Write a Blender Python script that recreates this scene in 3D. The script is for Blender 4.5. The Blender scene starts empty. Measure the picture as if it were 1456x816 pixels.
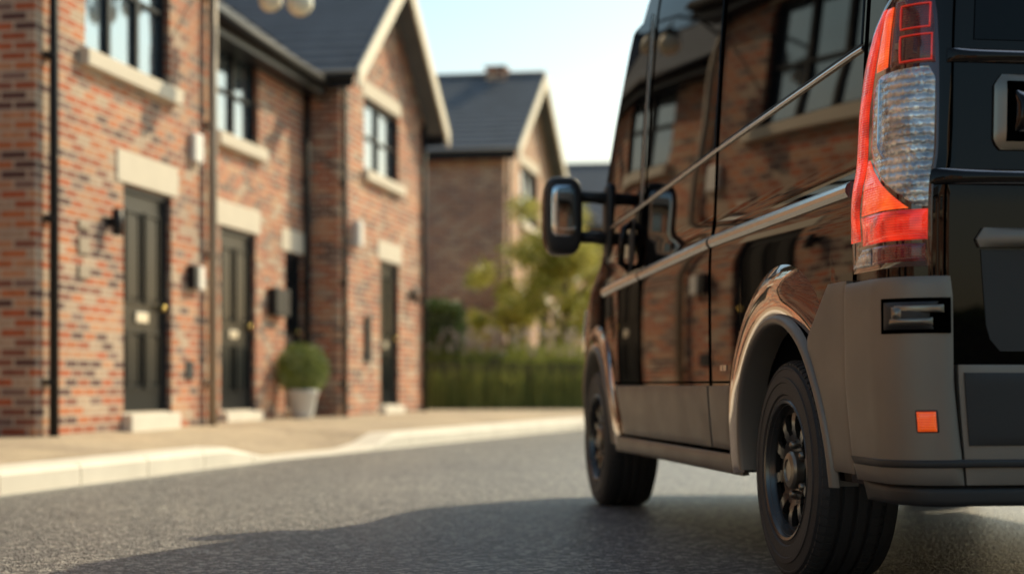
import bpy, math, random
from mathutils import Vector, Matrix
random.seed(7)
scene=bpy.context.scene
R=math.radians

# ------------------------------------------------------------------ materials
def mat(name):
    m=bpy.data.materials.new(name); m.use_nodes=True
    return m, m.node_tree.nodes, m.node_tree.links, m.node_tree.nodes['Principled BSDF']
def simple(name,col,rough=.5,metal=0,coat=0,emit=None,es=0,bump=0,bscale=60,var=0.0,spec=None,ior=None,dist=.004,rvar=0):
    m,n,l,b=mat(name)
    b.inputs['Base Color'].default_value=(*col,1); b.inputs['Roughness'].default_value=rough
    b.inputs['Metallic'].default_value=metal; b.inputs['Coat Weight'].default_value=coat
    b.inputs['Coat Roughness'].default_value=.02
    if spec is not None: b.inputs['Specular IOR Level'].default_value=spec
    if ior: b.inputs['IOR'].default_value=ior
    if emit: b.inputs['Emission Color'].default_value=(*emit,1); b.inputs['Emission Strength'].default_value=es
    tc=n.new('ShaderNodeTexCoord')
    if bump:
        t=n.new('ShaderNodeTexNoise'); t.inputs['Scale'].default_value=bscale; t.inputs['Detail'].default_value=4
        bp=n.new('ShaderNodeBump'); bp.inputs['Strength'].default_value=bump; bp.inputs['Distance'].default_value=dist
        l.new(tc.outputs['Object'],t.inputs['Vector']); l.new(t.outputs['Fac'],bp.inputs['Height']); l.new(bp.outputs['Normal'],b.inputs['Normal'])
    if var:
        t=n.new('ShaderNodeTexNoise'); t.inputs['Scale'].default_value=3; t.inputs['Detail'].default_value=6
        mx=n.new('ShaderNodeMix'); mx.data_type='RGBA'
        mx.inputs['A'].default_value=(*[c*(1-var) for c in col],1); mx.inputs['B'].default_value=(*[min(1,c*(1+var)) for c in col],1)
        l.new(tc.outputs['Object'],t.inputs['Vector']); l.new(t.outputs['Fac'],mx.inputs['Factor']); l.new(mx.outputs['Result'],b.inputs['Base Color'])
    if rvar:
        t=n.new('ShaderNodeTexNoise'); t.inputs['Scale'].default_value=5; t.inputs['Detail'].default_value=6
        mr=n.new('ShaderNodeMapRange'); mr.inputs['From Min'].default_value=.35; mr.inputs['From Max'].default_value=.7
        mr.inputs['To Min'].default_value=rough; mr.inputs['To Max'].default_value=rough+rvar
        l.new(tc.outputs['Object'],t.inputs['Vector']); l.new(t.outputs['Fac'],mr.inputs['Value']); l.new(mr.outputs[0],b.inputs['Roughness'])
    return m
def glossy_black(name,ior,gcol,rough,dif):
    m,n,l,b=mat(name); n.remove(b)
    d=n.new('ShaderNodeBsdfDiffuse'); d.inputs['Color'].default_value=(*dif,1)
    g=n.new('ShaderNodeBsdfGlossy'); g.inputs['Color'].default_value=(*gcol,1); g.inputs['Roughness'].default_value=rough
    f=n.new('ShaderNodeFresnel'); f.inputs['IOR'].default_value=ior
    t=n.new('ShaderNodeTexNoise'); t.inputs['Scale'].default_value=.9; t.inputs['Detail'].default_value=1
    tc=n.new('ShaderNodeTexCoord'); bp=n.new('ShaderNodeBump'); bp.inputs['Strength'].default_value=.10; bp.inputs['Distance'].default_value=.02
    l.new(tc.outputs['Object'],t.inputs['Vector']); l.new(t.outputs['Fac'],bp.inputs['Height'])
    l.new(bp.outputs['Normal'],g.inputs['Normal'])
    mx=n.new('ShaderNodeMixShader'); l.new(f.outputs[0],mx.inputs[0]); l.new(d.outputs[0],mx.inputs[1]); l.new(g.outputs[0],mx.inputs[2])
    l.new(mx.outputs[0],n['Material Output'].inputs['Surface']); return m
def ramp(n,stops,interp='LINEAR'):
    r=n.new('ShaderNodeValToRGB'); r.color_ramp.interpolation=interp
    e=r.color_ramp.elements
    while len(e)>1: e.remove(e[-1])
    e[0].position=stops[0][0]; e[0].color=(*stops[0][1],1)
    for p,c in stops[1:]:
        x=e.new(p); x.color=(*c,1)
    return r
def brick_mat(name,stops,mortar,bw=.225,rh=.075,ms=.011,gain=1.0):
    m,n,l,b=mat(name)
    uv=n.new('ShaderNodeUVMap'); uv.uv_map='UVMap'
    br=n.new('ShaderNodeTexBrick'); br.inputs['Color1'].default_value=(0,0,0,1); br.inputs['Color2'].default_value=(1,1,1,1)
    br.inputs['Mortar'].default_value=(.5,.5,.5,1); br.inputs['Scale'].default_value=1
    br.inputs['Mortar Size'].default_value=ms; br.inputs['Mortar Smooth'].default_value=.25
    br.inputs['Brick Width'].default_value=bw; br.inputs['Row Height'].default_value=rh
    l.new(uv.outputs['UV'],br.inputs['Vector'])
    stops=[(p,tuple(min(.8,x*gain) for x in c)) for p,c in stops]
    rp=ramp(n,stops,'CONSTANT'); l.new(br.outputs['Color'],rp.inputs['Fac'])
    ns=n.new('ShaderNodeTexNoise'); ns.inputs['Scale'].default_value=14; ns.inputs['Detail'].default_value=8; ns.inputs['Roughness'].default_value=.7
    l.new(uv.outputs['UV'],ns.inputs['Vector'])
    big=n.new('ShaderNodeTexNoise'); big.inputs['Scale'].default_value=.9; big.inputs['Detail'].default_value=3
    l.new(uv.outputs['UV'],big.inputs['Vector'])
    mul=n.new('ShaderNodeMix'); mul.data_type='RGBA'; mul.blend_type='MULTIPLY'; mul.inputs['Factor'].default_value=1
    r2=ramp(n,[(.25,(.55,.52,.5)),(.75,(1,1,1))]); l.new(ns.outputs['Fac'],r2.inputs['Fac'])
    l.new(rp.outputs['Color'],mul.inputs['A']); l.new(r2.outputs['Color'],mul.inputs['B'])
    mx=n.new('ShaderNodeMix'); mx.data_type='RGBA'; mx.inputs['B'].default_value=(*mortar,1)
    l.new(br.outputs['Fac'],mx.inputs['Factor']); l.new(mul.outputs['Result'],mx.inputs['A'])
    m2=n.new('ShaderNodeMix'); m2.data_type='RGBA'; m2.blend_type='MULTIPLY'; m2.inputs['Factor'].default_value=1
    r3=ramp(n,[(.3,(.72,.70,.72)),(.7,(1,1,1))]); l.new(big.outputs['Fac'],r3.inputs['Fac'])
    l.new(mx.outputs['Result'],m2.inputs['A']); l.new(r3.outputs['Color'],m2.inputs['B'])
    l.new(m2.outputs['Result'],b.inputs['Base Color'])
    b.inputs['Roughness'].default_value=.85
    inv=n.new('ShaderNodeMath'); inv.operation='SUBTRACT'; inv.inputs[0].default_value=1; l.new(br.outputs['Fac'],inv.inputs[1])
    ad=n.new('ShaderNodeMath'); ad.operation='ADD'; l.new(inv.outputs[0],ad.inputs[0])
    sc=n.new('ShaderNodeMath'); sc.operation='MULTIPLY'; sc.inputs[1].default_value=.5; l.new(ns.outputs['Fac'],sc.inputs[0]); l.new(sc.outputs[0],ad.inputs[1])
    bp=n.new('ShaderNodeBump'); bp.inputs['Strength'].default_value=.5; bp.inputs['Distance'].default_value=.005
    l.new(ad.outputs[0],bp.inputs['Height']); l.new(bp.outputs['Normal'],b.inputs['Normal'])
    return m
RED=[(0,(.14,.07,.06)),(.12,(.42,.12,.055)),(.30,(.58,.20,.08)),(.48,(.30,.12,.08)),(.58,(.60,.31,.17)),(.70,(.53,.145,.06)),(.82,(.27,.17,.14)),(.90,(.54,.40,.29))]
M_brick=brick_mat('brick_red_mixed',RED,(.56,.47,.36),gain=1.2)
M_brick2=brick_mat('brick_buff_red_lightened',[(0,(.44,.22,.13)),(.25,(.62,.34,.19)),(.5,(.54,.25,.14)),(.7,(.66,.43,.27)),(.88,(.38,.21,.15))],(.6,.5,.4),gain=1.25)  # far-house brick, colours lightened to carry sunlight and distance haze
M_paving=brick_mat('paving_slabs',[(0,(.58,.47,.33)),(.3,(.64,.52,.36)),(.6,(.60,.49,.34)),(.8,(.66,.54,.38))],(.42,.34,.24),.45,.45,.008)
M_slate=simple('roof_slate',(.105,.118,.135),.55,bump=.5,bscale=25,var=.35)
M_stone=simple('stone_trim',(.66,.59,.48),.8,bump=.4,bscale=80,var=.12)
M_cream=simple('cream_painted_timber',(.80,.72,.57),.55,var=.06)
M_blackf=simple('black_frame',(.012,.014,.018),.45,spec=.3)
M_door=simple('door_black_paint',(.006,.009,.012),.3,spec=.15)
M_metal=simple('satin_steel',(.55,.55,.54),.3,1)
M_pipe_b=simple('black_pipe',(.015,.015,.017),.6,spec=.25)
M_pipe_t=simple('taupe_pipe',(.34,.27,.20),.55)
M_white=simple('white_plastic',(.78,.75,.70),.4)
M_brass=simple('brass',(.7,.5,.15),.25,1)
M_reveal=simple('dark_interior',(.02,.02,.022),.7)
def glass_mat():
    m,n,l,b=mat('window_glass')
    b.inputs['Base Color'].default_value=(.27,.34,.40,1); b.inputs['Roughness'].default_value=.06; b.inputs['Metallic'].default_value=.8
    tc=n.new('ShaderNodeTexCoord'); t=n.new('ShaderNodeTexNoise'); t.inputs['Scale'].default_value=1.6
    bp=n.new('ShaderNodeBump'); bp.inputs['Strength'].default_value=.25; bp.inputs['Distance'].default_value=.04
    l.new(tc.outputs['Object'],t.inputs['Vector']); l.new(t.outputs['Fac'],bp.inputs['Height']); l.new(bp.outputs['Normal'],b.inputs['Normal'])
    return m
M_glass=glass_mat()
def asphalt():
    m,n,l,b=mat('asphalt')
    tc=n.new('ShaderNodeTexCoord')
    v=n.new('ShaderNodeTexVoronoi'); v.inputs['Scale'].default_value=48; v.inputs['Randomness'].default_value=1
    v2=n.new('ShaderNodeTexVoronoi'); v2.inputs['Scale'].default_value=110
    ns=n.new('ShaderNodeTexNoise'); ns.inputs['Scale'].default_value=.7; ns.inputs['Detail'].default_value=8; ns.inputs['Roughness'].default_value=.65
    for t in (v,v2,ns): l.new(tc.outputs['Object'],t.inputs['Vector'])
    sep=n.new('ShaderNodeSeparateColor'); l.new(v.outputs['Color'],sep.inputs[0])
    rp=ramp(n,[(0,(.045,.046,.05)),(.35,(.10,.10,.105)),(.7,(.20,.196,.19)),(.9,(.50,.47,.43))]); l.new(sep.outputs[0],rp.inputs['Fac'])
    r2=ramp(n,[(.3,(.66,.66,.70)),(.7,(1,.98,.96))]); l.new(ns.outputs['Fac'],r2.inputs['Fac'])
    mu=n.new('ShaderNodeMix'); mu.data_type='RGBA'; mu.blend_type='MULTIPLY'; mu.inputs['Factor'].default_value=1
    l.new(rp.outputs['Color'],mu.inputs['A']); l.new(r2.outputs['Color'],mu.inputs['B']); l.new(mu.outputs['Result'],b.inputs['Base Color'])
    b.inputs['Roughness'].default_value=.42
    ad=n.new('ShaderNodeMath'); ad.operation='ADD'; l.new(v.outputs['Distance'],ad.inputs[0]); l.new(v2.outputs['Distance'],ad.inputs[1])
    bp=n.new('ShaderNodeBump'); bp.invert=True; bp.inputs['Strength'].default_value=1; bp.inputs['Distance'].default_value=.012
    l.new(ad.outputs[0],bp.inputs['Height']); l.new(bp.outputs['Normal'],b.inputs['Normal'])
    return m
M_asph=asphalt()
M_kerb=simple('kerb_concrete',(.72,.67,.58),.8,bump=.5,bscale=70,var=.18)
M_chan=simple('gutter_concrete',(.26,.25,.23),.8,bump=.5,bscale=70,var=.2)
M_grass=simple('grass_ground',(.07,.09,.03),.9,bump=.8,bscale=30,var=.4)
def leaf_mat(name,c1,c2,tr=.35):
    m,n,l,b=mat(name)
    g=n.new('ShaderNodeNewGeometry'); rp=ramp(n,[(0,c1),(1,c2)]); l.new(g.outputs['Random Per Island'],rp.inputs['Fac'])
    l.new(rp.outputs['Color'],b.inputs['Base Color']); b.inputs['Roughness'].default_value=.55
    t=n.new('ShaderNodeBsdfTranslucent'); l.new(rp.outputs['Color'],t.inputs['Color'])
    mx=n.new('ShaderNodeMixShader'); mx.inputs[0].default_value=tr
    l.new(b.outputs[0],mx.inputs[1]); l.new(t.outputs[0],mx.inputs[2]); l.new(mx.outputs[0],n['Material Output'].inputs['Surface'])
    return m
M_leafY=leaf_mat('leaf_yellow_green',(.30,.33,.04),(.78,.68,.18),.55)
M_leafG=leaf_mat('leaf_green',(.05,.10,.02),(.18,.24,.045))
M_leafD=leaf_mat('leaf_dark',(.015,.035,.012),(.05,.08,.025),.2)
M_stemg=leaf_mat('grass_stems_green',(.10,.14,.02),(.38,.40,.10),.45)
M_flower=leaf_mat('flower_pink',(.5,.34,.30),(.75,.66,.55))
M_bark=simple('bark',(.12,.09,.06),.9,bump=1,bscale=20,var=.3)
M_fence=simple('fence_timber',(.06,.055,.03),.8,bump=.6,bscale=20,var=.35)
M_pot=simple('pot_stone',(.66,.64,.60),.7,bump=.3,bscale=50,var=.1)
# van
M_paint=glossy_black('van_black_paint',1.50,(.62,.54,.50),.015,(.0035,.0028,.003))
M_vglass=glossy_black('van_tinted_glass',1.40,(.55,.50,.48),.0,(.002,.002,.0025))
M_clad=simple('van_grey_cladding',(.24,.205,.165),.40,metal=.45,bump=.15,bscale=900,rvar=.12)
M_clad_d=simple('van_dark_plastic',(.024,.022,.020),.5,bump=.15,bscale=900)
M_chrome=simple('van_bright_trim',(.75,.75,.75),.12,1)
M_satin=simple('van_satin_trim',(.78,.73,.66),.24,1)
M_mirr=simple('mirror_silvering',(.60,.63,.65),.02,1)
M_seam=simple('van_panel_gap',(.001,.001,.001),.8,spec=0)
M_rub=simple('tyre_rubber',(.034,.032,.030),.6,bump=.5,bscale=160,var=.3)
M_rim=simple('wheel_gloss_black',(.035,.031,.027),.22,metal=.3)
M_lip=simple('wheel_rim_lip',(.10,.09,.08),.22,metal=.7)
M_hub=simple('wheel_hub_metal',(.26,.225,.18),.32,.85)
M_under=simple('underbody_black',(.006,.006,.006),.9)
def lens(name,ca,cb,es,nscale=9,rough=.08,metal=0,rib=300,bs=.4):
    m,n,l,b=mat(name)
    uv=n.new('ShaderNodeTexCoord'); w=n.new('ShaderNodeTexWave'); w.bands_direction='Z'; w.inputs['Scale'].default_value=rib/6.28; w.inputs['Distortion'].default_value=.6
    ns=n.new('ShaderNodeTexNoise'); ns.inputs['Scale'].default_value=nscale; ns.inputs['Detail'].default_value=2; ns.inputs['Distortion'].default_value=1.2
    vo=n.new('ShaderNodeTexVoronoi'); vo.inputs['Scale'].default_value=90
    for t in (w,ns,vo): l.new(uv.outputs['Object'],t.inputs['Vector'])
    rp=ramp(n,[(.36,ca),(.62,cb)]); l.new(ns.outputs['Fac'],rp.inputs['Fac'])
    mx=n.new('ShaderNodeMix'); mx.data_type='RGBA'; mx.blend_type='MULTIPLY'; mx.inputs['Factor'].default_value=.5
    r2=ramp(n,[(0,(.25,.25,.25)),(1,(1,1,1))]); l.new(w.outputs['Fac'],r2.inputs['Fac'])
    l.new(rp.outputs['Color'],mx.inputs['A']); l.new(r2.outputs['Color'],mx.inputs['B']); l.new(mx.outputs['Result'],b.inputs['Base Color'])
    b.inputs['Roughness'].default_value=rough; b.inputs['Coat Weight'].default_value=1; b.inputs['Coat Roughness'].default_value=.01
    b.inputs['Metallic'].default_value=metal
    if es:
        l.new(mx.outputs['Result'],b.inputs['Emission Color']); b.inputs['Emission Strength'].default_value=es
    ad=n.new('ShaderNodeMath'); ad.operation='ADD'; l.new(w.outputs['Fac'],ad.inputs[0]); l.new(vo.outputs['Distance'],ad.inputs[1])
    bp=n.new('ShaderNodeBump'); bp.inputs['Strength'].default_value=bs; bp.inputs['Distance'].default_value=.003
    l.new(ad.outputs[0],bp.inputs['Height']); l.new(bp.outputs['Normal'],b.inputs['Normal'])
    return m
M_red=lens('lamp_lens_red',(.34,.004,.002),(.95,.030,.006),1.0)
M_dred=lens('lamp_lens_dark_red',(.05,.002,.002),(.20,.006,.004),.15)
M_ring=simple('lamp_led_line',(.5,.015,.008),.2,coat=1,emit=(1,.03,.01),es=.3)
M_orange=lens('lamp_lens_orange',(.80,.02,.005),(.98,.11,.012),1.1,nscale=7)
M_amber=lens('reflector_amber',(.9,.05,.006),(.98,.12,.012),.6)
M_clear=lens('lamp_lens_clear',(.42,.42,.43),(1,.98,.93),0,nscale=11,rough=.14,metal=.6,rib=90,bs=.9)
M_house=simple('lamp_housing',(.05,.003,.003),.06,coat=1)
M_lant=simple('lantern_frosted_glass',(.85,.78,.60),.25,coat=.5)

# ------------------------------------------------------------------ mesh helpers
def empty(name,loc=(0,0,0),rz=0):
    e=bpy.data.objects.new(name,None); scene.collection.objects.link(e); e.location=loc; e.rotation_euler=(0,0,rz); return e
def mk(name,V,F,m,parent=None,smooth=False,bevel=0,fmats=None):
    me=bpy.data.meshes.new(name); me.from_pydata([tuple(v) for v in V],[],F)
    ms=m if isinstance(m,(list,tuple)) else [m]
    for x in ms: me.materials.append(x)
    uvl=me.uv_layers.new(name='UVMap'); me.update()
    Z=Vector((0,0,1))
    for i,p in enumerate(me.polygons):
        if fmats: p.material_index=fmats[i]
        p.use_smooth=smooth
        nn=p.normal
        t=Z.cross(nn)
        if t.length<.05: t=Vector((1,0,0))
        t.normalize(); b=nn.cross(t)
        for li in p.loop_indices:
            co=me.vertices[me.loops[li].vertex_index].co
            uvl.data[li].uv=(co.dot(t)+37.3,co.dot(b)+11.1)
    o=bpy.data.objects.new(name,me); scene.collection.objects.link(o)
    if parent: o.parent=parent
    if bevel:
        bm=o.modifiers.new('bevel','BEVEL'); bm.width=bevel; bm.segments=2; bm.limit_method='ANGLE'
    return o
def boxgeo(B):
    V=[];F=[]
    for (x0,x1,y0,y1,z0,z1) in B:
        k=len(V)
        V+=[(x0,y0,z0),(x1,y0,z0),(x1,y1,z0),(x0,y1,z0),(x0,y0,z1),(x1,y0,z1),(x1,y1,z1),(x0,y1,z1)]
        F+=[(k,k+3,k+2,k+1),(k+4,k+5,k+6,k+7),(k,k+1,k+5,k+4),(k+1,k+2,k+6,k+5),(k+2,k+3,k+7,k+6),(k+3,k,k+4,k+7)]
    return V,F
def boxes(name,B,m,parent=None,bevel=0):
    V,F=boxgeo(B); return mk(name,V,F,m,parent,bevel=bevel)
def tube(name,pts,r,m,parent=None,n=12):
    V=[];F=[]
    pts=[Vector(p) for p in pts]
    for i,p in enumerate(pts):
        d=(pts[min(i+1,len(pts)-1)]-pts[max(i-1,0)]).normalized()
        a=d.orthogonal().normalized() if i==0 else (a-d*a.dot(d)).normalized()
        b=d.cross(a); rr=r[i] if isinstance(r,(list,tuple)) else r
        for k in range(n):
            t=2*math.pi*k/n; V.append(p+a*math.cos(t)*rr+b*math.sin(t)*rr)
    for i in range(len(pts)-1):
        for k in range(n):
            F.append((i*n+k,i*n+(k+1)%n,(i+1)*n+(k+1)%n,(i+1)*n+k))
    F.append(tuple(range(n))[::-1]); F.append(tuple((len(pts)-1)*n+k for k in range(n)))
    return mk(name,V,F,m,parent,smooth=True)
def grid(V,F,rows,cols,k):
    for i in range(rows-1):
        for j in range(cols-1):
            a=k+i*cols+j; F.append((a,a+1,a+cols+1,a+cols))

# ------------------------------------------------------------------ houses
U=Vector((.181,.9835,0)); NB=Vector((-.9835,.181,0)); P0=Vector((-3.61,12.25,.22)); HR=math.atan2(.9835,.181)
def hpos(s,back=0): return P0+U*s+NB*back
def walls(par,w,d,eave,op,kind,apex,m,z0=-.4,rev=.10):
    xs=sorted({0,w,*[o[0] for o in op],*[o[1] for o in op]}); zs=sorted({z0,eave,*[o[2] for o in op],*[o[3] for o in op]})
    V=[];F=[]
    def q(*p):
        k=len(V); V.extend(p); F.append(tuple(range(k,k+len(p))))
    for i in range(len(xs)-1):
        for j in range(len(zs)-1):
            cx=(xs[i]+xs[i+1])/2; cz=(zs[j]+zs[j+1])/2
            if any(o[0]<cx<o[1] and o[2]<cz<o[3] for o in op): continue
            q((xs[i],0,zs[j]),(xs[i+1],0,zs[j]),(xs[i+1],0,zs[j+1]),(xs[i],0,zs[j+1]))
    for o in op:
        a,b,c,e=o[:4]
        q((a,0,c),(a,rev,c),(a,rev,e),(a,0,e)); q((b,0,c),(b,0,e),(b,rev,e),(b,rev,c))
        q((a,0,e),(a,rev,e),(b,rev,e),(b,0,e)); q((a,0,c),(b,0,c),(b,rev,c),(a,rev,c))
    q((0,d,z0),(0,0,z0),(0,0,eave),(0,d,eave)); q((w,0,z0),(w,d,z0),(w,d,eave),(w,0,eave))
    q((w,d,z0),(0,d,z0),(0,d,eave),(w,d,eave))
    if kind=='front':
        q((0,0,eave),(w,0,eave),(w/2,0,apex)); q((w,d,eave),(0,d,eave),(w/2,d,apex))
    else:
        q((0,d,eave),(0,0,eave),(0,d/2,apex)); q((w,0,eave),(w,d,eave),(w,d/2,apex))
    mk('walls',V,F,m,par)
def roof(par,w,d,eave,apex,kind,ov=.28,vg=.18):
    V=[];F=[]
    if kind=='front': half=w/2; L0,L1=-vg-.12,d+vg
    else: half=d/2; L0,L1=-vg,w+vg
    slope=(apex-eave)/half; ang=math.atan(slope)
    run=half+ov; n=max(6,int(run/math.cos(ang)/.24))
    for side in (0,1):
        for k in range(n):
            a=run*(1-k/n); b=run*(1-(k+1)/n)-.0
            za=apex-a*slope+.075; zb=apex-b*slope+.045
            def pt(t,l,z):
                if kind=='front': return (w/2+(-t if side==0 else t),l,z)
                return (l,d/2+(-t if side==0 else t),z)
            kk=len(V)
            V+= [pt(a,L0,za-.03),pt(a,L1,za-.03),pt(a,L0,za),pt(a,L1,za),pt(b,L0,zb),pt(b,L1,zb)]
            F+=[(kk,kk+1,kk+3,kk+2),(kk+2,kk+3,kk+5,kk+4)]
        kk=len(V); zE=apex-run*slope
        V+=[pt(run,L0,zE),pt(run,L1,zE),pt(0,L0,apex),pt(0,L1,apex)]
        F+=[(kk,kk+1,kk+3,kk+2)]
    mk('roof_tiles',V,F,M_slate,par)
    if kind=='front':
        tube('ridge',[(w/2,L0,apex+.05),(w/2,L1,apex+.05)],.08,M_slate,par,8)
    else:
        tube('ridge',[(L0,d/2,apex+.05),(L1,d/2,apex+.05)],.08,M_slate,par,8)
    bw=.24
    ends=[(L0-.02,L0-.055),(L1+.02,L1+.055)]
    V=[];F=[]
    for (e0,e1) in ends:
        for sd in (-1,1):
            k=len(V)
            for e in (e0,e1):
                pts=[(run,apex-run*slope+.08),(0.0,apex+.09),(0.0,apex+.09-bw*1.15),(run,apex-run*slope+.08-bw)]
                for t,z in pts:
                    V.append((w/2+sd*t,e,z) if kind=='front' else (e,d/2+sd*t,z))
            F+=[(k,k+1,k+2,k+3),(k+7,k+6,k+5,k+4),(k,k+4,k+5,k+1),(k+3,k+2,k+6,k+7),(k,k+3,k+7,k+4)]
    mk('barge_boards',V,F,M_cream if kind=='front' else M_blackf,par)
    zE=apex-run*slope
    if kind=='front':
        boxes('fascia',[(w/2-run+.01,w/2-run+.04,L0+.03,L1-.03,zE-.14,zE+.02),(w/2+run-.04,w/2+run-.01,L0+.03,L1-.03,zE-.14,zE+.02)],M_blackf,par)
        for sgn in (-1,1): tube('gutter',[(w/2+sgn*(run+.05),L0,zE+.0),(w/2+sgn*(run+.05),L1,zE+.0)],.055,M_pipe_b,par,10)
    else:
        boxes('fascia',[(L0+.03,L1-.03,d/2-run+.01,d/2-run+.04,zE-.14,zE+.02),(L0+.03,L1-.03,d/2+run-.04,d/2+run-.01,zE-.14,zE+.02)],M_blackf,par)
        boxes('soffit',[(L0+.03,L1-.03,d/2-run+.042,-.003,zE-.13,zE-.115)],M_blackf,par)
        for sgn in (-1,1): tube('gutter',[(L0,d/2+sgn*(run+.05),zE),(L1,d/2+sgn*(run+.05),zE)],.06,M_pipe_b,par,10)
def window(par,x0,x1,z0,z1,nx=2,nz=2,lintel=True,sillx=.12):
    y=.07; t=.055
    B=[(x0,x0+t,y-.02,y+.05,z0,z1),(x1-t,x1,y-.02,y+.05,z0,z1),(x0+t,x1-t,y-.018,y+.05,z0,z0+t),(x0+t,x1-t,y-.018,y+.05,z1-t,z1)]
    for i in range(1,nx):
        c=x0+(x1-x0)*i/nx; B.append((c-.03,c+.03,y-.014,y+.04,z0+t,z1-t))
    for j in range(1,nz):
        c=z0+(z1-z0)*j/nz; B.append((x0+t,x1-t,y-.008,y+.035,c-.016,c+.016))
    boxes('window_frame',B,M_blackf,par)
    boxes('window_glass',[(x0+.02,x1-.02,y+.028,y+.03,z0+.02,z1-.02)],M_glass,par)
    boxes('window_sill',[(x0-sillx,x1+sillx,-.09,.07,z0-.14,z0-.0)],M_stone,par,.012)
    if lintel: boxes('window_lintel',[(x0-.12,x1+.12,-.012,.06,z1+.003,z1+.2)],M_stone,par,.006)
def door(par,x0,x1,z0,z1,col=None,lintel=True,step=True):
    y=.07; t=.06; m=col or M_door
    boxes('door_frame',[(x0,x0+t,y-.03,y+.05,z0,z1),(x1-t,x1,y-.03,y+.05,z0,z1),(x0+t,x1-t,y-.028,y+.05,z1-t,z1)],M_blackf,par,.004)
    boxes('door_leaf',[(x0+t,x1-t,y,y+.045,z0+.02,z1-t)],m,par)
    a=x0+t+.1;b=x1-t-.1;c=(a+b)/2
    zz=z0+.22; zm=z0+.85; zt=z1-t-.14
    P=[]
    for (p0,p1) in ((a,c-.05),(c+.05,b)):
        for (q0,q1) in ((zz,zm-.12),(zm+.12,zt)):
            P+=[(p0,p1,y-.022,y+.0,q0,q0+.025),(p0,p1,y-.022,y+.0,q1-.025,q1),(p0,p0+.025,y-.024,y+.0,q0+.026,q1-.026),(p1-.025,p1,y-.024,y+.0,q0+.026,q1-.026),(p0+.05,p1-.05,y-.014,y,q0+.05,q1-.05)]
    boxes('door_panels',P,m,par,.003)
    boxes('letterbox',[(c-.13,c+.13,y-.018,y-.003,zm-.045,zm+.045)],M_metal,par,.005)
    tube('door_knob',[(b+.03,y,zm+.1),(b+.03,y-.05,zm+.1),(b+.03,y-.065,zm+.1)],[.012,.03,.02],M_brass,par)
    if step: boxes('doorstep',[(x0-.02,x1+.02,-.09,.02,-.25,z0-.0)],M_kerb,par,.01)
    boxes('threshold',[(x0+.002,x1-.002,.022,y+.05,z0-.12,z0+.018)],M_stone,par)
    if lintel: boxes('door_lintel',[(x0-.14,x1+.14,-.014,.06,z1+.003,z1+.27)],M_stone,par,.006)
def wall_lamp(par,x,z):
    boxes('wall_lamp_bracket',[(x-.03,x+.03,-.05,-.0,z-.04,z+.04)],M_blackf,par)
    tube('wall_lamp',[(x,-.09,z-.11),(x,-.09,z+.11)],.045,M_blackf,par,14)
def downpipe(par,x,z1,m,y=-.07,r=.038):
    tube('downpipe',[(x,y,-.0),(x,y,z1)],r,m,par)
    boxes('pipe_brackets',[(x-r-.02,x+r+.02,y-.01,-.001,z,z+.04) for z in [.4+i*1.25 for i in range(int((z1-.4)/1.25)+1)]],m,par)

def plain_house(s,back,w,d,eave,apex,kind,wins,doors,m=None,name='brick_house',loc=None,rz=None):
    h=empty(name,loc if loc is not None else hpos(s,back),HR if rz is None else rz)
    op=[(a,b,c,e) for a,b,c,e,*_ in wins]+[(a,b,c,e) for a,b,c,e in doors]
    walls(h,w,d,eave,op,kind,apex,m or M_brick); roof(h,w,d,eave,apex,kind)
    for wd in wins: window(h,*wd)
    for dd in doors: door(h,*dd)
    return h
h1=plain_house(0,0,3.68,6.5,4.85,7.4,'side',[(.86,2.62,3.1,4.45,3,2)],[(1.6,2.66,.14,2.12)])
downpipe(h1,.17,4.8,M_pipe_b); downpipe(h1,3.52,4.8,M_pipe_t,r=.045)
wall_lamp(h1,1.28,1.75)
boxes('house_number_plates',[(.72,.92,-.02,-.001,1.45,1.58),(.72,.92,-.02,-.001,1.65,1.72),(.72,.92,-.02,-.001,1.25,1.36)],M_pipe_t,h1,.004)
boxes('alarm_box',[(3.08,3.3,-.07,-.001,2.5,2.78)],M_white,h1,.02)
boxes('meter_box',[(3.02,3.14,-.09,-.001,1.3,1.52)],M_blackf,h1,.01)
boxes('meter_box_cover',[(3.16,3.30,-.08,-.001,1.3,1.52)],M_white,h1,.01)
boxes('air_vent',[(3.0,3.18,-.02,-.001,.45,.62)],M_reveal,h1,.004)
boxes('side_step',[(-.0-.05,-.003,.55,1.2,-.1,.22)],M_stone,h1,.01)
# ornate bracket lantern on the corner of the house
tube('lantern_bracket',[(3.6,-.0,4.30),(3.6,-.35,4.44),(3.62,-.62,4.42),(3.62,-.92,4.36)],.018,M_blackf,h1)
for yy,zz,rr_ in ((-.62,4.12,.115),(-.92,4.08,.13)):
    tube('lantern_hanger',[(3.62,yy,4.38),(3.62,yy,zz+rr_)],.012,M_blackf,h1)
    tube('lantern_cap',[(3.62,yy,zz+rr_+.06),(3.62,yy,zz+rr_-.0)],[.02,rr_*.9],M_blackf,h1)
    tube('lantern_globe',[(3.62,yy,zz+rr_*math.cos(math.pi*i/8)) for i in range(9)],[max(.004,rr_*math.sin(math.pi*i/8)) for i in range(9)],M_lant,h1,16)
h2=plain_house(3.69,.42,4.5,6.2,4.32,6.6,'side',[(1.25,2.55,3.08,4.08,2,2)],[(1.34,2.46,.1,2.1),(3.5,4.2,.1,2.0)])
downpipe(h2,4.22,4.2,M_pipe_b,y=-.05)
boxes('post_box',[(2.85,3.35,-.12,-.001,1.2,1.52)],M_blackf,h2,.01)
h3=plain_house(8.0,0,4.5,7.5,4.38,6.02,'front',[(1.2,3.0,3.22,4.2,2,2)],[(2.0,3.02,.1,2.1)])
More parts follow.
